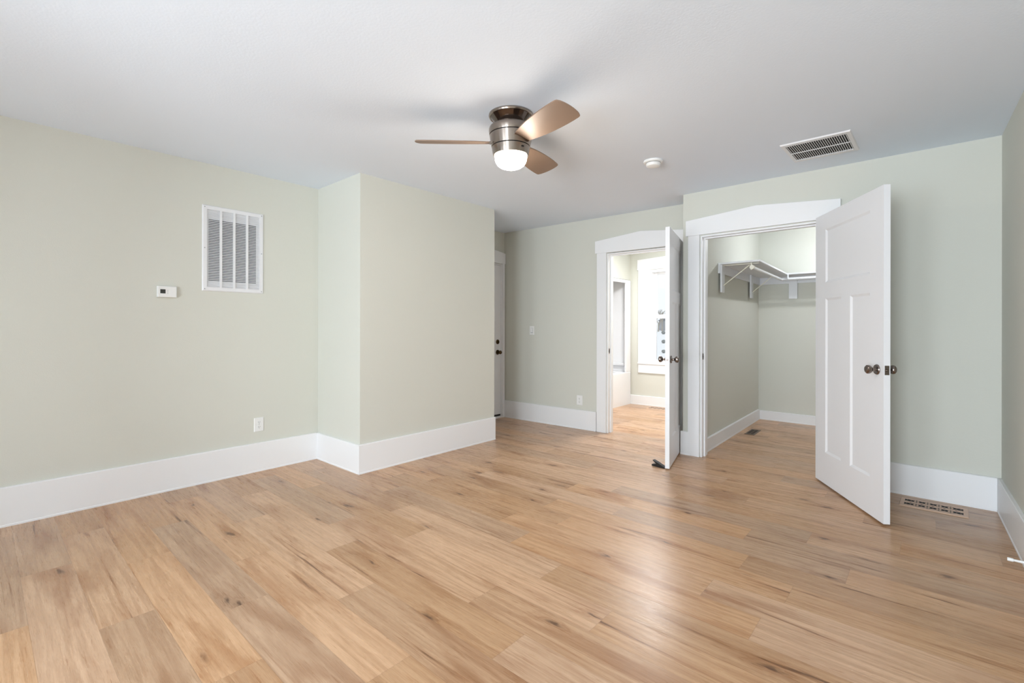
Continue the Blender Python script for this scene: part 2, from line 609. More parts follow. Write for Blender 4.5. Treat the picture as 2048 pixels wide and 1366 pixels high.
# ------------------------------------------------------------------ casings and jambs
def casing(name, line_p0, line_p1, x0, x1, zt, w, head, over, label, drop=0.0, wall_t=0.12, right=True, x_of=None):
    """door casing built in the wall's own frame; x0..x1 is the clear opening, head = list of (x, z) along the top"""
    Mx, L_, a = frame_at(line_p0, line_p1)
    t = thing(name, Mx.translation, a, label, 'trim', kind='structure')
    rv = 0.008
    bm = new()
    box(bm, x0 - rv - w, x0 - rv, -0.021, 0.0, 0, zt + rv)
    link('side_board', bm, M_TRIM, t, bevel=0.0015)
    bm = new()
    box(bm, x1 + rv, x1 + rv + w, -0.021, 0.0, 0, zt + rv)
    link('side_board', bm, M_TRIM, t, bevel=0.0015)
    bm = new()
    xs0, xs1 = x0 - rv - w - over, x1 + rv + w + over
    pts = [(xs0, zt + rv), (xs1, zt + rv), (xs1, head[0]), ((xs0 + xs1) / 2, head[1]), (xs0, head[0])]
    extrude_xz(bm, pts, -0.028, 0.0)
    link('peaked_header', bm, M_TRIM, t, bevel=0.0015)
    # jamb lining with a stop strip
    bm = new()
    box(bm, x0 - 0.001, x0 + 0.012, -0.004, wall_t + 0.004, 0, zt)
    box(bm, x1 - 0.012, x1 + 0.001, -0.004, wall_t + 0.004, 0, zt)
    box(bm, x0 + 0.012, x1 - 0.012, -0.004, wall_t + 0.004, zt - 0.012, zt + 0.001)
    box(bm, x0 + 0.012, x0 + 0.024, 0.045, 0.085, 0, zt - 0.012)
    box(bm, x1 - 0.024, x1 - 0.012, 0.045, 0.085, 0, zt - 0.012)
    box(bm, x0 + 0.024, x1 - 0.024, 0.045, 0.085, zt - 0.024, zt - 0.012)
    link('jamb', bm, M_TRIM, t, bevel=0.001)
    return t


tA = casing('trim_1', cD, (AX1, lineA(AX1)), -2.753 - AX0, -1.868 - AX0, 2.036, 0.118, (2.184, 2.238), 0.02, 'white peaked casing of the bathroom doorway', wall_t=0.11)
# right board of this casing is narrow where the wall steps forward
for o in list(tA.children):
    if o.name.startswith('side_board') and max(v.co.x for v in o.data.vertices) > 2.3:
        for v in o.data.vertices:
            if v.co.x > -1.768 - AX0:
                v.co.x = -1.768 - AX0
    if o.name.startswith('peaked'):
        mxx = max(v.co.x for v in o.data.vertices)
        for v in o.data.vertices:
            if v.co.x > mxx - 1e-4:
                v.co.x = -1.764 - AX0
            elif 0.5 < v.co.x - 0.8 < 1.4 and v.co.z > 2.2:
                v.co.x = -2.345 - AX0
tB = casing('trim_2', (BX0, lineB(BX0)), (BX1, lineB(BX1)), -1.590 - BX0, -0.640 - BX0, 2.046, 0.105, (2.196, 2.245), 0.02, 'white peaked casing of the closet doorway', wall_t=0.135)

for par, x_, y_, z_, nm in ((tA, -2.753 - AX0 + 0.0125, 0.022, 0.93, 'strike_plate'), (tB, -1.590 - BX0 + 0.0125, 0.022, 0.93, 'strike_plate')):
    bm = new()
    box(bm, x_, x_ + 0.0015, y_ - 0.014, y_ + 0.014, z_ - 0.028, z_ + 0.028)
    so = link(nm, bm, M_NICKEL, par, bevel=0.0006)
    bm = new()
    box(bm, x_ + 0.0014, x_ + 0.0022, y_ - 0.005, y_ + 0.006, z_ - 0.011, z_ + 0.011)
    link('strike_hole', bm, M_DARK, so)

# entry door casing on the alcove wall (narrow board in the corner) and its sill
MxD, LD, aD = frame_at((lineD(3.79), 3.79), cD)
t3 = thing('trim_3', MxD.translation, aD, 'white casing and sill of the entry door', 'trim', kind='structure')
bm = new()
box(bm, 0.98, 1.022, -0.021, 0.0, 0, 2.04)
link('side_board', bm, M_TRIM, t3, bevel=0.0015)
bm = new()
extrude_xz(bm, [(0.01, 2.04), (1.03, 2.04), (1.03, 2.178), (0.52, 2.245), (0.01, 2.178)], -0.026, 0.0)
link('peaked_header', bm, M_TRIM, t3, bevel=0.0015)
bm = new()
box(bm, 0.062, 0.987, -0.018, 0.115, 0.0, 0.022)
link('sill', bm, M_TRIM, t3, bevel=0.002)
bm = new()
box(bm, 0.970, 0.987, -0.002, 0.118, 0.022, 2.035)
box(bm, 0.062, 0.079, -0.002, 0.118, 0.022, 2.035)
box(bm, 0.079, 0.970, -0.002, 0.118, 2.018, 2.035)
link('jamb', bm, M_TRIM, t3, bevel=0.001)


# ------------------------------------------------------------------ doors
def leaf_mesh(w, h, t, panels, dep=0.009, mo=0.016):
    """panelled slab: x 0..w, y -t..0 , z 0..h; panels on both faces"""
    bm = new()
    xs = sorted({0.0, w} | {p[0] for p in panels} | {p[1] for p in panels})
    zs = sorted({0.0, h} | {p[2] for p in panels} | {p[3] for p in panels})
    for y, s in ((-t, 1), (0.0, -1)):
        for i in range(len(xs) - 1):
            for k in range(len(zs) - 1):
                cx, cz = (xs[i] + xs[i + 1]) / 2, (zs[k] + zs[k + 1]) / 2
                if any(p[0] < cx < p[1] and p[2] < cz < p[3] for p in panels):
                    continue
                q = [bm.verts.new((x, y, z)) for x, z in ((xs[i], zs[k]), (xs[i + 1], zs[k]), (xs[i + 1], zs[k + 1]), (xs[i], zs[k + 1]))]
                bm.faces.new(q if s == 1 else q[::-1])
        for p in panels:
            o_ = [bm.verts.new((x, y, z)) for x, z in ((p[0], p[2]), (p[1], p[2]), (p[1], p[3]), (p[0], p[3]))]
            i_ = [bm.verts.new((x, y + s * dep, z)) for x, z in ((p[0] + mo, p[2] + mo), (p[1] - mo, p[2] + mo), (p[1] - mo, p[3] - mo), (p[0] + mo, p[3] - mo))]
            for a in range(4):
                b_ = (a + 1) % 4
                q = (o_[a], o_[b_], i_[b_], i_[a])
                bm.faces.new(q if s == 1 else q[::-1])
            bm.faces.new(i_ if s == 1 else i_[::-1])
    for q in (((0, 0), (0, h)), ((w, 0), (w, h))):
        (xa, za), (xb, zb) = q
        vs_ = [bm.verts.new(c) for c in ((xa, -t, 0), (xa, 0, 0), (xa, 0, h), (xa, -t, h))]
        bm.faces.new(vs_)
    for z in (0, h):
        bm.faces.new([bm.verts.new(c) for c in ((0, -t, z), (w, -t, z), (w, 0, z), (0, 0, z))])
    bmesh.ops.remove_doubles(bm, verts=bm.verts, dist=1e-5)
    return bm


ROSE = [(0.0, 0.0), (0.032, 0.0), (0.0325, 0.004), (0.029, 0.009), (0.017, 0.012)]
KNOB = [(0.012, 0.011), (0.0095, 0.018), (0.010, 0.028), (0.017, 0.033), (0.024, 0.039), (0.0275, 0.048), (0.0265, 0.057), (0.020, 0.064), (0.010, 0.0675), (0.0, 0.068)]


def knob_pair(par, x, z, t, material=None):
    material = material or M_NICKEL
    for y, sgn in ((-t, 1), (0.0, -1)):
        Mx = Matrix.Rotation(R(90 * sgn), 4, 'X')
        Mx.translation = Vector((x, y, z))
        bm = new()
        lathe(bm, ROSE + KNOB, 36, Mx, close=False)
        link('door_knob', bm, material, par, smooth=35)


PAN = lambda w, h: [(0.165, w - 0.150, h - 0.525, h - 0.120), (0.165, w * 0.5 - 0.058, 0.240, 1.410), (w * 0.5 + 0.066, w - 0.150, 0.240, 1.410)]


def latch(par, w, t, z):
    bm = new()
    box(bm, w - 0.0005, w + 0.0012, -t / 2 - 0.0125, -t / 2 + 0.0125, z - 0.0285, z + 0.0285)
    lp = link('latch_plate', bm, M_NICKEL, par, bevel=0.0005)
    bm = new()
    Mx = Matrix.Rotation(R(90), 4, 'Y')
    Mx.translation = Vector((w + 0.001, -t / 2, z))
    lathe(bm, [(0.0085, 0.0), (0.0085, 0.004), (0.006, 0.010), (0.0, 0.011)], 20, Mx)
    link('latch_bolt', bm, M_NICKEL, lp, smooth=40)


# bathroom door, open into the room past a right angle; the leaf's +x runs hinge -> free edge
hx, hy = -1.856, 4.802
fx, fy = -1.640, 3.929
aA = math.atan2(fy - hy, fx - hx)
wA = math.hypot(fx - hx, fy - hy)
d2 = thing('door_2', (hx, hy, 0.012), aA, 'white three-panel bathroom door standing open, wedge at its foot', 'door', kind='structure')
# room-facing side of the opened leaf is its left-hand (+y) side
link('panel_leaf', leaf_mesh(wA, 2.034, 0.035, PAN(wA, 2.034)), M_DOOR, d2)
knob_pair(d2, wA - 0.068, 0.915, 0.035)
latch(d2, wA, 0.035, 0.915)
for hz in (0.235, 1.03, 1.80):
    bm = new()
    tube(bm, (-0.004, 0.008, hz - 0.045), (-0.004, 0.008, hz + 0.045), 0.0065, seg=14)
    box(bm, 0.0, 0.034, 0.0, 0.003, hz - 0.045, hz + 0.045)
    link('hinge', bm, M_VENT, d2, smooth=40)

# closet door
hx, hy = -0.672, 4.470
fx, fy = -0.2005, 3.6765
aB = math.atan2(fy - hy, fx - hx)
wB = math.hypot(fx - hx, fy - hy)
d3 = thing('door_3', (hx, hy, 0.012), aB, 'white three-panel closet door standing half open', 'door', kind='structure')
lm = leaf_mesh(wB, 2.055, 0.036, PAN(wB, 2.055))
bmesh.ops.translate(lm, verts=lm.verts, vec=(0, 0.036, 0))
link('panel_leaf', lm, M_DOOR, d3)
for y, sgn in ((0.0, 1), (0.036, -1)):
    Mx = Matrix.Rotation(R(90 * sgn), 4, 'X')
    Mx.translation = Vector((wB - 0.068, y, 0.930))
    bm = new()
    lathe(bm, ROSE + KNOB, 36, Mx, close=False)
    link('door_knob', bm, M_NICKEL, d3, smooth=35)
bm = new()
box(bm, wB - 0.0005, wB + 0.0012, 0.018 - 0.0125, 0.018 + 0.0125, 0.930 - 0.0285, 0.930 + 0.0285)
lp = link('latch_plate', bm, M_NICKEL, d3, bevel=0.0005)
bm = new()
Mx = Matrix.Rotation(R(90), 4, 'Y')
Mx.translation = Vector((wB + 0.001, 0.018, 0.930))
lathe(bm, [(0.0085, 0.0), (0.0085, 0.004), (0.006, 0.010), (0.0, 0.011)], 20, Mx)
link('latch_bolt', bm, M_NICKEL, lp, smooth=40)

# entry door in the alcove
d1 = thing('door_1', MxD.translation, aD, 'white entry door in the alcove with deadbolt', 'door', kind='structure')
bm = new()
box(bm, 0.081, 0.968, 0.004, 0.048, 0.048, 2.016)
link('slab', bm, M_DOOR, d1, bevel=0.002)
bm = new()
box(bm, 0.081, 0.968, 0.010, 0.046, 0.022, 0.048)  # dark strip in the gap under the slab, its shade put into colour
link('gap_shade_strip', bm, M_RUBBER, d1)
Mx = Matrix.Rotation(R(90), 4, 'X')
Mx.translation = Vector((0.905, 0.004, 0.868))
bm = new()
lathe(bm, ROSE + [(r_ * 0.9, z_) for r_, z_ in KNOB], 32, Mx, close=False)
link('door_knob', bm, M_BRONZE, d1, smooth=35)
Mx = Matrix.Rotation(R(90), 4, 'X')
Mx.translation = Vector((0.905, 0.004, 1.005))
bm = new()
lathe(bm, [(0.0, 0.0), (0.031, 0.0), (0.031, 0.005), (0.025, 0.011), (0.0, 0.012)], 32, Mx, close=False)
db = link('deadbolt', bm, M_BRONZE, d1, smooth=35)
bm = new()
box(bm, 0.9015, 0.9085, -0.026, -0.007, 0.989, 1.021)
link('thumb_turn', bm, M_BRONZE, db, bevel=0.002)

# ------------------------------------------------------------------ windows
def sash_window(name, p, a, w, z0, z1, meet, label, depth=0.15, casing_w=0.15, head=0.16, apron=0.156):
    t = thing(name, (p[0], p[1], 0), a, label, 'window', kind='structure')
    bm = new()
    j = 0.045
    box(bm, 0, j, 0.0, depth, z0, z1)
    box(bm, w - j, w, 0.0, depth, z0, z1)
    box(bm, j, w - j, 0.0, depth, z1 - j, z1)
    box(bm, j, w - j, 0.0, depth, z0, z0 + 0.02)
    link('window_frame', bm, M_TRIM, t, bevel=0.002)
    for s, (za, zb, y) in enumerate(((z0 + 0.02, meet + 0.03, 0.05), (meet - 0.03, z1 - j, 0.088))):
        st = 0.046
        bm = new()
        box(bm, j, j + st, y, y + 0.035, za, zb)
        box(bm, w - j - st, w - j, y, y + 0.035, za, zb)
        box(bm, j + st, w - j - st, y, y + 0.035, za, za + (0.03 if s == 0 else 0.058))
        box(bm, j + st, w - j - st, y, y + 0.035, zb - (0.058 if s == 0 else 0.03), zb)
        so = link('sash', bm, M_TRIM, t, bevel=0.002)
        bm = new()
        box(bm, j + st - 0.004, w - j - st + 0.004, y + 0.015, y + 0.019, za + 0.026, zb - 0.026)
        link('pane', bm, M_GLASS, so)
    bm = new()
    box(bm, -casing_w, 0.004, -0.021, 0, z0, z1)
    link('side_casing', bm, M_TRIM, t, bevel=0.0015)
    bm = new()
    box(bm, w - 0.004, w + casing_w, -0.021, 0, z0, z1)
    link('side_casing', bm, M_TRIM, t, bevel=0.0015)
    bm = new()
    extrude_xz(bm, [(-casing_w - 0.015, z1), (w + casing_w + 0.015, z1), (w + casing_w + 0.015, z1 + head), (w / 2, z1 + head + 0.03), (-casing_w - 0.015, z1 + head)], -0.027, 0)
    link('head_casing', bm, M_TRIM, t, bevel=0.0015)
    bm = new()
    box(bm, -casing_w - 0.0, w + casing_w, -0.035, 0.05, z0 - 0.02, z0 + 0.004)
    link('stool', bm, M_TRIM, t, bevel=0.003)
    bm = new()
    box(bm, -casing_w, w + casing_w, -0.021, 0, z0 - apron, z0 - 0.02)
    link('apron', bm, M_TRIM, t, bevel=0.0015)
    return t


sash_window('window_1', (wx0, lineT(wx0)), math.atan(0.012), wx1 - wx0, 0.655, 2.085, 1.365, 'white double-hung bathroom window with snow outside', casing_w=0.172, apron=0.158)
for k_i, (cx, wd) in enumerate(zip(RWX, ('nearest the right wall', 'in its middle', 'nearest the left wall'))):
    sash_window('window_%d' % (k_i + 2), (cx + 0.6, REAR), math.pi, 1.2, 0.35, 1.86, 1.10, 'assumed white double-hung window in the rear wall, ' + wd, depth=0.14, casing_w=0.12)

# ------------------------------------------------------------------ ceiling fan
fan = thing('ceiling_fan', (-1.873, 2.160, CEIL), 0, 'brushed nickel three-blade ceiling fan with glowing bowl light', 'ceiling fan')
zc = lambda z: z - CEIL
bm = new()
lathe(bm, [(0.118, zc(2.458)), (0.1305, zc(2.4565)), (0.1315, zc(2.448)), (0.128, zc(2.4415)), (0.123, zc(2.4405)), (0.121, zc(2.442))], 64, close=False)
can = link('canopy', bm, M_BRUSH, fan, smooth=30)
bm = new()
lathe(bm, [(0.1215, zc(2.443)), (0.117, zc(2.4385)), (0.104, zc(2.424)), (0.090, zc(2.408)), (0.078, zc(2.392)), (0.074, zc(2.384))], 64, close=False)
link('canopy_cone', bm, M_POLISH, can, smooth=30)


def band(name, prof, mtl=M_BRUSH):
    bm = new()
    lathe(bm, [(r_, zc(z)) for r_, z in prof], 64, close=False)
    return link(name, bm, mtl, fan, smooth=30)


hous = band('motor_housing', [(0.06, 2.388), (0.108, 2.3885), (0.119, 2.3865), (0.126, 2.380), (0.1300, 2.369), (0.1305, 2.358), (0.1285, 2.343), (0.127, 2.3375), (0.122, 2.3365), (0.122, 2.3325), (0.1262, 2.332),
                      (0.1215, 2.300), (0.1145, 2.2665), (0.1095, 2.2655), (0.1095, 2.2615), (0.1130, 2.261), (0.110, 2.242), (0.106, 2.222), (0.1035, 2.2135), (0.097, 2.2125), (0.095, 2.217)])
for z_, r_ in ((2.3345, 0.1228), (2.2635, 0.1102)):
    g = new()
    lathe(g, [(r_, zc(z_ + 0.0022)), (r_ + 0.0006, zc(z_)), (r_, zc(z_ - 0.0022))], 64, close=False)
    link('groove', g, M_DARK, hous, smooth=30)
band('light_bowl', [(0.0955, 2.2165), (0.0955, 2.205), (0.0935, 2.190), (0.088, 2.174), (0.078, 2.160), (0.064, 2.1495), (0.045, 2.142), (0.023, 2.138), (0.0, 2.137)], M_LAMP)
# little reverse switch on the lower band
a_ = math.atan2(-2.16, 1.873) + R(38)
bm = new()
Mx = Matrix.Rotation(a_, 4, 'Z')
for q in ((-0.005, 0.005),):
    vs_ = [bm.verts.new(Mx @ Vector((x, y, z))) for x in (0.106, 0.1135) for y in (-0.007, 0.007) for z in (zc(2.238), zc(2.246))]
    bmesh.ops.convex_hull(bm, input=vs_)
link('reverse_switch', bm, M_DARK, fan)


def blade_mesh(theta):
    bm = new()
    # outline: (radius, half width low, half width high)
    st = []
    prof = [(0.118, 0.046), (0.15, 0.053), (0.20, 0.062), (0.26, 0.070), (0.32, 0.0755), (0.38, 0.079), (0.44, 0.0805), (0.49, 0.0800), (0.53, 0.0785)]
    pts = [(r_, -w_) for r_, w_ in prof]
    # gently bowed tip with small rounded corners
    for i in range(0, 11):
        u = -0.0745 + 0.149 * i / 10
        pts.append((0.564 - 0.016 * (abs(u) / 0.0745) ** 2 - (0.004 if abs(u) > 0.072 else 0.0), u))
    pts += [(r_, w_) for r_, w_ in prof[::-1]]
    pitch = math.tan(R(15.3))
    top, bot = [], []
    for r_, u in pts:
        zz = -pitch * u + zc(2.291)
        v = Vector((r_ * 1.0, u, zz))
        q = Matrix.Rotation(theta, 4, 'Z') @ v
        top.append(bm.verts.new(q + Vector((0, 0, 0.003))))
        bot.append(bm.verts.new(q - Vector((0, 0, 0.003))))
    bm.faces.new(top)
    bm.faces.new(bot[::-1])
    for i in range(len(pts)):
        j = (i + 1) % len(pts)
        bm.faces.new((bot[i], bot[j], top[j], top[i]))
    return bm


for th in (-17.3, 102.7, -137.3):
    bo = link('blade', blade_mesh(R(th)), M_BLADE, fan, bevel=0.001)
    bm = new()
    Mx = Matrix.Rotation(R(th), 4, 'Z')
    pitch = math.tan(R(15.3))
    vs_ = []
    for r_, w_ in ((0.108, 0.046), (0.126, 0.048)):
        for u in (-w_, w_):
            for dz in (-0.0055, 0.0045):
                vs_.append(bm.verts.new(Mx @ Vector((r_, u, -pitch * u + zc(2.291) + dz))))
    bmesh.ops.convex_hull(bm, input=vs_)
    link('blade_clip', bm, M_BRUSH, bo)

# ------------------------------------------------------------------ ceiling grille
cv = thing('ceiling_grille', (-0.5695, 3.945, CEIL), R(-1.2), 'square white ceiling grille with dark slots', 'vent')
hw, hd, iw, idp = 0.203, 0.2215, 0.176, 0.178
bm = new()
o_ = [bm.verts.new((x, y, 0)) for x, y in ((-hw, -hd), (hw, -hd), (hw, hd), (-hw, hd))]
m_ = [bm.verts.new((x * 0.975, y * 0.975, -0.009)) for x, y in ((-hw, -hd), (hw, -hd), (hw, hd), (-hw, hd))]
i_ = [bm.verts.new((x, y, -0.009)) for x, y in ((-iw, -idp), (iw, -idp), (iw, idp), (-iw, idp))]
k_ = [bm.verts.new((x, y, -0.0005)) for x, y in ((-iw, -idp), (iw, -idp), (iw, idp), (-iw, idp))]
for A_, B_ in ((o_, m_), (m_, i_), (i_, k_)):
    for q in range(4):
        w_ = (q + 1) % 4
        bm.faces.new((A_[q], A_[w_], B_[w_], B_[q]))
link('grille_frame', bm, M_VENT, cv)
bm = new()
box(bm, -iw, iw, -idp, idp, -0.0012, -0.0002)  # flat dark plate; the shade of the duct is its colour
link('duct_shade_plate', bm, M_DARK, cv)
bm = new()
ns = 27
for i in range(ns):
    x = -iw + (i + 0.5) * 2 * iw / ns
    vs_ = [bm.verts.new((x + dx + kx, y, z)) for y in (-idp, idp) for dx, z in ((0.0022, -0.0088), (-0.0016, -0.0015)) for kx in (-0.0019, 0.0019)]
    bmesh.ops.convex_hull(bm, input=vs_)
link('louvers', bm, M_VENT, cv)
bm = new()
box(bm, -iw, iw, -0.005, 0.005, -0.0098, -0.006)
link('cross_bar', bm, M_VENT, cv)

# ------------------------------------------------------------------ smoke detector
sd = thing('smoke_detector', (-1.573, 3.458, CEIL), 0, 'round white smoke detector on the ceiling', 'smoke detector')
bm = new()
lathe(bm, [(0.070, 0.0), (0.071, -0.004), (0.070, -0.012), (0.066, -0.016), (0.054, -0.017)], 48, close=False)
link('mounting_base', bm, M_PLASTIC, sd, smooth=35)
bm = new()
lathe(bm, [(0.052, -0.0165), (0.0535, -0.020), (0.0525, -0.034), (0.048, -0.041), (0.036, -0.045), (0.0, -0.046)], 48, close=False)
body = link('detector_body', bm, M_PLASTIC, sd, smooth=35)
bm = new()
lathe(bm, [(0.0532, -0.0166), (0.0545, -0.0175), (0.0532, -0.0190)], 48, close=False)
link('vent_slot', bm, M_DUCT, body)


# ------------------------------------------------------------------ wall fittings
def on_wall(name, p, a, label, cat, group=None):
    return thing(name, p, a, label, cat, group)


aL = math.atan2(1, -0.016133)          # direction of the left wall; its own -y looks into the room
aAw = math.atan(0.01729)

# return grille
g = on_wall('return_grille', (lineL(1.4715), 1.4715, 1.806), aL, 'large white return air grille on the left wall', 'vent')
w2, h2 = 0.2255, 0.331
bm = new()
fw_ = 0.032
o_ = [(-w2, -h2), (w2, -h2), (w2, h2), (-w2, h2)]
mm = [(x * (1 - 0.006 / w2), z * (1 - 0.006 / h2)) for x, z in o_]
ii = [(x * (1 - fw_ / w2), z * (1 - fw_ / h2)) for x, z in o_]
rings = []
for pts, y in ((o_, 0.0), (o_, -0.005), (mm, -0.010), (ii, -0.010), (ii, -0.001)):
    rings.append([bm.verts.new((x, y, z)) for x, z in pts])
for A_, B_ in zip(rings, rings[1:]):
    for q in range(4):
        w_ = (q + 1) % 4
        bm.faces.new((A_[q], A_[w_], B_[w_], B_[q]))
gf_ = link('grille_frame', bm, M_VENT, g)
iw, ih = w2 - fw_, h2 - fw_
bm = new()
box(bm, -iw, iw, -0.0015, -0.0005, -ih, ih)
link('backing', bm, M_VENT, g)
bm = new()
box(bm, -iw + 0.012, iw - 0.026, -0.0030, -0.0016, -ih + 0.048, ih - 0.075)  # grey sheet carries the shade seen between the louvers
link('duct_shade_plate', bm, M_DUCT, g)
bm = new()
nl = 46
for i in range(nl):
    z = -ih + (i + 0.5) * 2 * ih / nl
    vs_ = [bm.verts.new((x, y, z + dz + kz)) for x in (-iw, iw) for y, dz in ((-0.0095, -0.0028), (-0.0034, 0.0034)) for kz in (-0.0008, 0.0008)]
    bmesh.ops.convex_hull(bm, input=vs_)
link('louvers', bm, M_VENT, g)
for i in range(3):
    x = -iw + (i + 1) * 2 * iw / 4
    bm = new()
    box(bm, x - 0.0085, x + 0.0085, -0.0115, -0.003, -ih, ih)
    link('mullion', bm, M_VENT, g)
for x, z in ((-w2 + 0.016, h2 - 0.016), (w2 - 0.016, h2 - 0.016), (-w2 + 0.016, -h2 + 0.016), (w2 - 0.016, -h2 + 0.016), (-w2 + 0.016, 0.0), (w2 - 0.016, 0.0)):
    bm = new()
    Mx = Matrix.Rotation(R(90), 4, 'X')
    Mx.translation = Vector((x, -0.0098, z))
    lathe(bm, [(0.0048, 0.0), (0.0044, 0.0012), (0.0, 0.0018)], 14, Mx, close=False)
    link('screw', bm, M_GREYTEXT, g, smooth=40)

# thermostat
t = on_wall('thermostat', (lineL(1.018), 1.018, 1.4525), aL, 'small white wall thermostat with dark display', 'thermostat')
bm = new()
pr_ = [(-0.0585, -0.040), (0.0585, -0.040), (0.0585, 0.040), (-0.0585, 0.040)]
ra = [bm.verts.new((x, 0.0, z)) for x, z in pr_]
rb = [bm.verts.new((x, -0.021, z)) for x, z in pr_]
rc = [bm.verts.new((x * 0.965, -0.0255, z * 0.95)) for x, z in pr_]
for A_, B_ in ((ra, rb), (rb, rc)):
    for q in range(4):
        w_ = (q + 1) % 4
        bm.faces.new((A_[q], A_[w_], B_[w_], B_[q]))
bm.faces.new(rc)
link('housing', bm, M_PLASTIC, t, bevel=0.0015)
bm = new()
box(bm, -0.0435, -0.0115, -0.0262, -0.0252, -0.0135, 0.0165)
link('display', bm, M_SCREEN, t)
for dz in (0.010, -0.001, -0.012):
    bm = new()
    box(bm, 0.000, 0.0045, -0.0265, -0.0252, dz - 0.0022, dz + 0.0022)
    link('button', bm, M_GREYTEXT, t)


def plate(bm, w=0.035, h=0.0572, d=0.006):
    pts = [(-w, -h), (w, -h), (w, h), (-w, h)]
    a = [bm.verts.new((x, 0, z)) for x, z in pts]
    b_ = [bm.verts.new((x, -d * 0.5, z)) for x, z in pts]
    c_ = [bm.verts.new((x * 0.93, -d, z * 0.955)) for x, z in pts]
    for A_, B_ in ((a, b_), (b_, c_)):
        for q in range(4):
            w_ = (q + 1) % 4
            bm.faces.new((A_[q], A_[w_], B_[w_], B_[q]))
    bm.faces.new(c_)
    return bm


def outlet(p, a, label):
    t = on_wall('wall_outlet', p, a, label, 'outlet')
    link('cover_plate', plate(new(), 0.0385), M_PLASTIC, t, bevel=0.001)
    for s in (1, -1):
        bm = new()
        zc_ = s * 0.0195
        pts = []
        for i in range(24):
            an = 2 * math.pi * i / 24
            pts.append((0.0172 * math.cos(an), zc_ + max(-0.0142, min(0.0142, 0.0172 * math.sin(an)))))
        extrude_xz(bm, pts, -0.0078, -0.0055)
        rcp = link('receptacle', bm, M_PLASTIC, t)
        bm = new()
        box(bm, -0.0075, -0.0050, -0.0083, -0.0076, zc_ - 0.002, zc_ + 0.007)
        box(bm, 0.0050, 0.0075, -0.0083, -0.0076, zc_ - 0.002, zc_ + 0.006)
        Mx = Matrix.Rotation(R(90), 4, 'X')
        Mx.translation = Vector((0, -0.0076, zc_ - 0.0075))
        lathe(bm, [(0.0028, 0), (0.0028, 0.0007)], 12, Mx)
        link('slots', bm, M_DUCT, rcp)
    bm = new()
    Mx = Matrix.Rotation(R(90), 4, 'X')
    Mx.translation = Vector((0, -0.0058, 0))
    lathe(bm, [(0.0034, 0), (0.0028, 0.0012), (0.0, 0.0015)], 14, Mx, close=False)
    link('screw', bm, M_GREYTEXT, t, smooth=40)


outlet((lineL(1.665), 1.665, 0.386), aL, 'white wall outlet low on the left wall below the grille')
outlet((-3.118, lineA(-3.118), 0.336), aAw, 'white wall outlet in the alcove beside the bathroom casing')
t = on_wall('light_switch', (-3.828, lineA(-3.828), 1.157), aAw, 'white light switch beside the entry door', 'switch')
link('cover_plate', plate(new(), 0.0355), M_PLASTIC, t, bevel=0.001)
bm = new()
extrude_xz(bm, [(-0.0165, -0.0335), (0.0165, -0.0335), (0.0165, 0.0335), (-0.0165, 0.0335)], -0.0072, -0.005)
rk = link('rocker_surround', bm, M_GREYTEXT, t, bevel=0.0006)
bm = new()
vs_ = [bm.verts.new(c) for c in ((-0.0145, -0.007, -0.031), (0.0145, -0.007, -0.031), (-0.0145, -0.0092, 0.031), (0.0145, -0.0092, 0.031), (-0.0145, -0.005, -0.031), (0.0145, -0.005, -0.031), (-0.0145, -0.005, 0.031), (0.0145, -0.005, 0.031))]
bmesh.ops.convex_hull(bm, input=vs_)
link('rocker', bm, M_PLASTIC, rk)


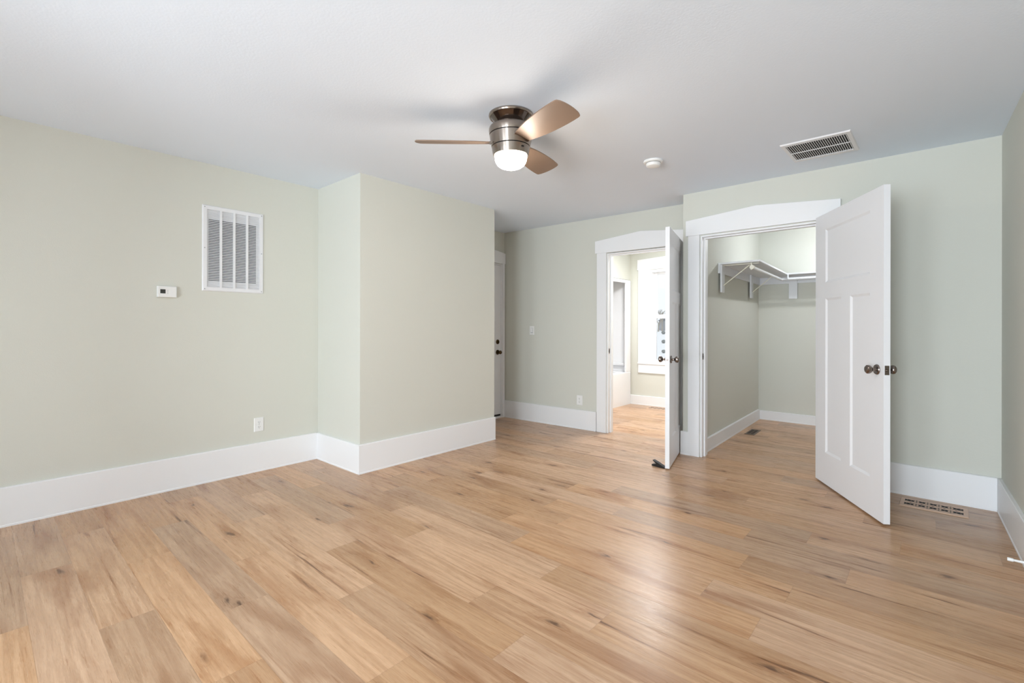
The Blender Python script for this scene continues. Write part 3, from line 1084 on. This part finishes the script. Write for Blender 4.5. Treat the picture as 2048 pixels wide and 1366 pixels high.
# ------------------------------------------------------------------ floor registers
def register(p, a, w, d, label, mtl, ornate):
    t = thing('floor_register', p, a, label, 'floor vent')
    bm = new()
    pts = [(-w / 2, -d / 2), (w / 2, -d / 2), (w / 2, d / 2), (-w / 2, d / 2)]
    a_ = [bm.verts.new((x, y, 0.0003)) for x, y in pts]
    b_ = [bm.verts.new((x * (1 - 0.008 / w), y * (1 - 0.008 / d), 0.005)) for x, y in pts]
    bm.faces.new(b_)
    for q in range(4):
        w_ = (q + 1) % 4
        bm.faces.new((a_[q], a_[w_], b_[w_], b_[q]))
    link('face_plate', bm, mtl, t)
    bm = new()

    def shape(ps):
        up_ = [bm.verts.new((x, y, 0.0056)) for x, y in ps]
        dn_ = [bm.verts.new((x, y, 0.0046)) for x, y in ps]
        bm.faces.new(up_)
        for q in range(len(ps)):
            w_ = (q + 1) % len(ps)
            bm.faces.new((dn_[q], dn_[w_], up_[w_], up_[q]))

    def leafs(cx, cy, an, ln, wd):
        c_, s_ = math.cos(an), math.sin(an)
        ln, wd = ln * 1.2, wd * 1.35
        ps = [(-ln, 0), (-0.2 * ln, -wd), (ln, 0), (-0.2 * ln, wd)]
        shape([(cx + x * c_ - y * s_, cy + x * s_ + y * c_) for x, y in ps])
    if ornate:
        ex = w / 2 - 0.026
        n_ = 5
        for row in (-1, 1):
            cy = row * d * 0.205
            for sx in (-1, 1):
                shape([(sx * ex, cy - d * 0.115), (sx * (ex - 0.024), cy), (sx * ex, cy + d * 0.115)])
            for i in range(n_):
                cx = (i - (n_ - 1) / 2) * (2 * ex - 0.066) / (n_ - 1)
                for an in (45, 135, 225, 315):
                    leafs(cx + 0.0155 * math.cos(R(an)), cy + d * 0.092 * math.sin(R(an)), R(an), 0.0125, 0.0055)
                for an in (0, 90, 180, 270):
                    leafs(cx + 0.010 * math.cos(R(an)), cy + d * 0.055 * math.sin(R(an)), R(an), 0.0065, 0.003)
            for i in range(n_ - 1):
                cx = (i - (n_ - 2) / 2) * (2 * ex - 0.066) / (n_ - 1)
                for dy in (-0.11, 0.0, 0.11):
                    leafs(cx, cy + dy * d, R(90), 0.006, 0.005)
        for i in range(n_):
            cx = (i - (n_ - 1) / 2) * (2 * ex - 0.066) / (n_ - 1)
            leafs(cx, 0, 0, 0.008, 0.0045)
    else:
        n_ = 13
        for i in range(n_):
            cx = (i - (n_ - 1) / 2) * (w - 0.07) / n_
            for row in (-1, 1):
                cy = row * (d - 0.03) * 0.25
                shape([(cx - 0.0055, cy - (d - 0.03) * 0.21), (cx + 0.0055, cy - (d - 0.03) * 0.21), (cx + 0.0055, cy + (d - 0.03) * 0.21), (cx - 0.0055, cy + (d - 0.03) * 0.21)])
    link('hole_shade_shapes', bm, M_DARK, t)  # solid dark shapes on the plate; the holes' shade is painted


register((0.030, 4.281, 0.0), R(-1.6), 0.348, 0.208, 'ornate taupe floor register beside the closet door', M_REG, True)
register((-2.985, 6.80, 0.0), R(0.7), 0.36, 0.20, 'ornate floor register under the bathroom window', M_REG, True)
register((-1.515, 5.985, 0.0), R(91.2), 0.33, 0.105, 'dark bronze floor register along the closet baseboard', M_REGD, False)

# ------------------------------------------------------------------ door stops
ds = thing('door_wedge', (-1.735, 3.965, 0), R(172), 'black rubber door wedge under the bathroom door', 'door stop')
bm = new()
# side outline (x along the wedge, z up), jaw opening away from the door
pts = [(-0.055, 0.001), (0.088, 0.001), (0.094, 0.007), (0.090, 0.019), (0.045, 0.026), (0.040, 0.031), (0.082, 0.056), (0.080, 0.062), (0.028, 0.047), (-0.055, 0.010)]
extrude_xz(bm, [(x * 0.8 if x > 0 else x, z * 0.88) for x, z in pts], -0.018, 0.018)
link('wedge_body', bm, M_RUBBER, ds, bevel=0.002)
stx, sty = lineR(3.44) - 0.0225, 3.44
st = thing('baseboard_stop', (stx, sty, 0.047), R(180), 'white peg door stop on the right baseboard', 'door stop')
bm = new()
Mx = Matrix.Rotation(R(90), 4, 'Y')
lathe(bm, [(0.0, -0.001), (0.012, -0.001), (0.012, 0.004), (0.0065, 0.007), (0.0055, 0.045)], 20, Mx, close=False)
link('rod', bm, M_PLASTIC, st, smooth=40)
bm = new()
lathe(bm, [(0.0058, 0.043), (0.0085, 0.045), (0.009, 0.063), (0.0075, 0.066), (0.0, 0.066)], 20, Mx, close=False)
link('rubber_tip', bm, M_PLASTIC, st, smooth=40)

# ------------------------------------------------------------------ closet shelf with rods
cs = thing('closet_shelf', (-1.625, 5.16, 1.845), 0, 'white corner shelf with hanging rods inside the closet', 'shelf')
ox, oy, oz = -1.625, 5.16, 1.845
wl = lambda y: -1.620 - 0.0288 * (y - 4.66)       # face of the closet's left wall


def pp(bm, pts, z0, z1):
    return prism(bm, [(x - ox, y - oy) for x, y in pts], z0 - oz, z1 - oz)


zs_, th_ = 1.845, 0.018
bm = new()
pp(bm, [(wl(5.14) + 0.001, 5.14), (-1.235, 5.125), (-1.296, 6.632), (-1.300, lineK(-1.3) - 0.001), (wl(6.92) + 0.001, lineK(-1.68) - 0.001)], zs_, zs_ + th_)
link('shelf_board', bm, M_MELAMINE, cs, bevel=0.0015)
bm = new()
pp(bm, [(-1.295, 6.632), (0.499, 6.575), (0.499, lineK(0.5) - 0.001), (-1.299, lineK(-1.3) - 0.001)], zs_, zs_ + th_)
link('shelf_board', bm, M_MELAMINE, cs, bevel=0.0015)
bm = new()
pp(bm, [(wl(5.14) + 0.001, 5.14), (wl(5.14) + 0.019, 5.14), (wl(6.9) + 0.019, 6.91), (wl(6.9) + 0.001, 6.93)], 1.757, zs_)
link('cleat', bm, M_MELAMINE, cs, bevel=0.001)
bm = new()
pp(bm, [(-1.665, lineK(-1.665) - 0.019), (0.499, lineK(0.499) - 0.019), (0.499, lineK(0.499) - 0.001), (-1.68, lineK(-1.68) - 0.001)], 1.757, zs_)
link('cleat', bm, M_MELAMINE, cs, bevel=0.001)
for y in (5.15, 6.375):
    bm = new()
    pp(bm, [(wl(y) + 0.0195, y), (wl(y) + 0.038, y), (wl(y) + 0.036, y + 0.092), (wl(y) + 0.0175, y + 0.092)], 1.562, zs_ - 0.001)
    link('support_block', bm, M_MELAMINE, cs, bevel=0.001)
bm = new()
x = -1.325
pp(bm, [(x, lineK(x) - 0.038), (x + 0.094, lineK(x) - 0.041), (x + 0.094, lineK(x) - 0.0235), (x, lineK(x) - 0.0200)], 1.562, zs_ - 0.001)
link('support_block', bm, M_MELAMINE, cs, bevel=0.001)
O3 = Vector((ox, oy, oz))


def rodm(a, b, r_):
    bm = new()
    tube(bm, Vector(a) - O3, Vector(b) - O3, r_, seg=18)
    return bm


link('hanging_rod', rodm((-1.305, 5.14, 1.792), (-1.366, 6.66, 1.792), 0.0165), M_MELAMINE, cs, smooth=40)
link('hanging_rod', rodm((-1.372, 6.652, 1.792), (0.499, 6.60, 1.792), 0.0165), M_MELAMINE, cs, smooth=40)
link('rod_cup', rodm((-1.303, 5.105, 1.792), (-1.304, 5.145, 1.792), 0.021), M_WIRE, cs, smooth=40)
for y in (5.196, 6.421):
    bm = new()
    xw = wl(y) + 0.038
    tube(bm, Vector((xw, y, 1.632)) - O3, Vector((-1.345 if y < 6 else -1.40, y, 1.826)) - O3, 0.0045, seg=10)
    if y < 6:
        tube(bm, Vector((xw, y, 1.838)) - O3, Vector((-1.26, y, 1.838)) - O3, 0.0045, seg=10)
        tube(bm, Vector((-1.318, y - 0.045, 1.770)) - O3, Vector((-1.318, y - 0.045, 1.842)) - O3, 0.008, seg=10)
    link('rod_bracket', bm, M_WIRE, cs, smooth=40)
bm = new()
tube(bm, Vector((-1.285, 6.62, 1.792)) - O3, Vector((-1.285, 6.62, 1.844)) - O3, 0.010, seg=12)
link('rod_hanger', bm, M_MELAMINE, cs, smooth=40)

# ------------------------------------------------------------------ bath unit with tall surround
bu = thing('bathtub_surround', (-3.9, 6.2, 0), 0, 'white bathtub with tall moulded wall surround', 'bathtub')
bx, by = -3.9, 6.2
X0, X1, Y0, Y1 = -4.34, -3.532, 5.435, 6.955


def bb(bm, x0, x1, y0, y1, z0, z1):
    return box(bm, x0 - bx, x1 - bx, y0 - by, y1 - by, z0, z1)


bm = new()
# tub body: apron, rim and sunk basin
xa, xb, ya, yb = X0 - bx, X1 + 0.004 - bx, Y0 - by, Y1 - by
zo = 0.505
outer = [bm.verts.new((x, y, z)) for z in (0, zo) for x, y in ((xa, ya), (xb, ya), (xb, yb), (xa, yb))]
for f in ((0, 1, 5, 4), (1, 2, 6, 5), (2, 3, 7, 6), (3, 0, 4, 7)):
    bm.faces.new([outer[i] for i in f])
r1_ = [bm.verts.new((x, y, zo)) for x, y in ((xa + 0.07, ya + 0.09), (xb - 0.075, ya + 0.09), (xb - 0.075, yb - 0.12), (xa + 0.07, yb - 0.12))]
r2_ = [bm.verts.new((x, y, 0.09)) for x, y in ((xa + 0.13, ya + 0.17), (xb - 0.13, ya + 0.17), (xb - 0.13, yb - 0.22), (xa + 0.13, yb - 0.22))]
for A_, B_ in ((outer[4:], r1_), (r1_, r2_)):
    for q in range(4):
        w_ = (q + 1) % 4
        bm.faces.new((A_[q], A_[w_], B_[w_], B_[q]))
bm.faces.new(r2_)
link('tub', bm, M_TUB, bu, bevel=0.012)
bm = new()
bb(bm, X0, X0 + 0.03, Y0, Y1, zo, 1.934)
bb(bm, X0 + 0.03, X1 - 0.03, Y0, Y0 + 0.03, zo, 1.934)
bb(bm, X0 + 0.03, X1 - 0.03, Y1 - 0.06, Y1, zo, 1.934)
bb(bm, X1 - 0.03, X1, Y1 - 0.15, Y1, zo, 1.934)
bb(bm, X1 - 0.03, X1, Y0, Y0 + 0.15, zo, 1.934)
bb(bm, X1 - 0.03, X1, Y0 + 0.15, Y1 - 0.15, 1.885, 1.934)
link('wall_surround', bm, M_TUB, bu, bevel=0.006)
bm = new()
bb(bm, X0 + 0.03, X1 - 0.06, Y1 - 0.10, Y1 - 0.06, 0.60, 0.64)
link('soap_ledge', bm, M_TUB, bu, bevel=0.006)

# ------------------------------------------------------------------ outside the bathroom window
def along(d, px):
    return fw * d + rt * d * px


SLOPE = lambda d: -0.6 + 0.0233 * d          # the yard climbs gently away from the house
bm = new()
tv = [bm.verts.new((*along(d, k)[:2], SLOPE(d))) for d, k in ((9.5, -0.1), (9.5, 0.9), (63, 0.9), (63, -0.1))]
bv = [bm.verts.new((v.co.x, v.co.y, v.co.z - 0.3)) for v in tv]
bm.faces.new(tv)
bm.faces.new(bv[::-1])
for q in range(4):
    w_ = (q + 1) % 4
    bm.faces.new((bv[q], bv[w_], tv[w_], tv[q]))
tag(link('snow_ground', bm, M_SNOW), 'snow-covered yard climbing away outside', 'ground', kind='structure')


def tree(name, p, h, seed, label):
    t = thing(name, p, 0, label, 'tree', 'bare trees beyond the yard')
    rnd = random.Random(seed)
    bm = new()
    twigs = bm

    def grow(a, d, ln, r_, lv):
        b_ = a + d * ln
        tube(bm if lv < 2 else twigs, a, b_, r_, r_ * 0.62, seg=6 if lv < 2 else 4)
        if lv >= 5:
            return
        for _ in range(3 if lv < 4 else 2):
            an = rnd.uniform(0, 2 * math.pi)
            sp = rnd.uniform(0.35, 0.8)
            nd = (d + Vector((math.cos(an) * sp, math.sin(an) * sp, rnd.uniform(-0.1, 0.25)))).normalized()
            grow(a + d * ln * rnd.uniform(0.6, 1.0), nd, ln * rnd.uniform(0.6, 0.8), r_ * 0.58, lv + 1)
    grow(Vector((0, 0, 0)), Vector((0, 0, 1)), h * 0.24, h * 0.022, 0)
    link('branches', bm, M_BARK, t)


for i, (d, k, h, lb) in enumerate(((56, 0.3035, 4.2, 'bare tree seen through the bathroom window, nearest'), (58, 0.3115, 4.9, 'bare tree seen through the bathroom window, taller'), (60, 0.298, 4.4, 'bare tree seen through the bathroom window, at its left'))):
    q = along(d, k)
    tree('bare_tree', (q.x, q.y, SLOPE(d) - 0.02), h, 5 + i, lb)


def shrub(p, r_, seed, label):
    rnd = random.Random(seed)
    bm = new()
    bmesh.ops.create_icosphere(bm, subdivisions=3, radius=r_)
    for v in bm.verts:
        v.co *= rnd.uniform(0.86, 1.1)
        v.co.z = max(v.co.z * 0.85, -r_ * 0.8)
    o = link('snowy_shrub', bm, M_SHRUB)
    o.location = (p[0], p[1], p[2] + r_ * 0.8)
    tag(o, label, 'shrub', 'shrubs in the snow')


for d, k, r_, lb in ((23.5, 0.3145, 0.10, 'small grey shrub in the snow, lowest in the window'), (32, 0.3145, 0.14, 'small grey shrub in the snow, middle of the row'), (48, 0.3140, 0.20, 'grey-green shrub in the snow, farthest of the row')):
    q = along(d, k)
    shrub((q.x, q.y, SLOPE(d)), r_, int(d), lb)

q = along(60, 0.338)
sh = thing('shed', (q.x, q.y, SLOPE(60)), R(40), 'grey shed far across the snow', 'building')
bm = new()
box(bm, -1.6, 1.6, -1.4, 1.4, -0.1, 1.25)
link('walls', bm, M_SHED, sh)
bm = new()
extrude_xz(bm, [(-1.8, 1.25), (1.8, 1.25), (0, 1.9)], -1.6, 1.6)
link('roof', bm, M_ROOF, sh)
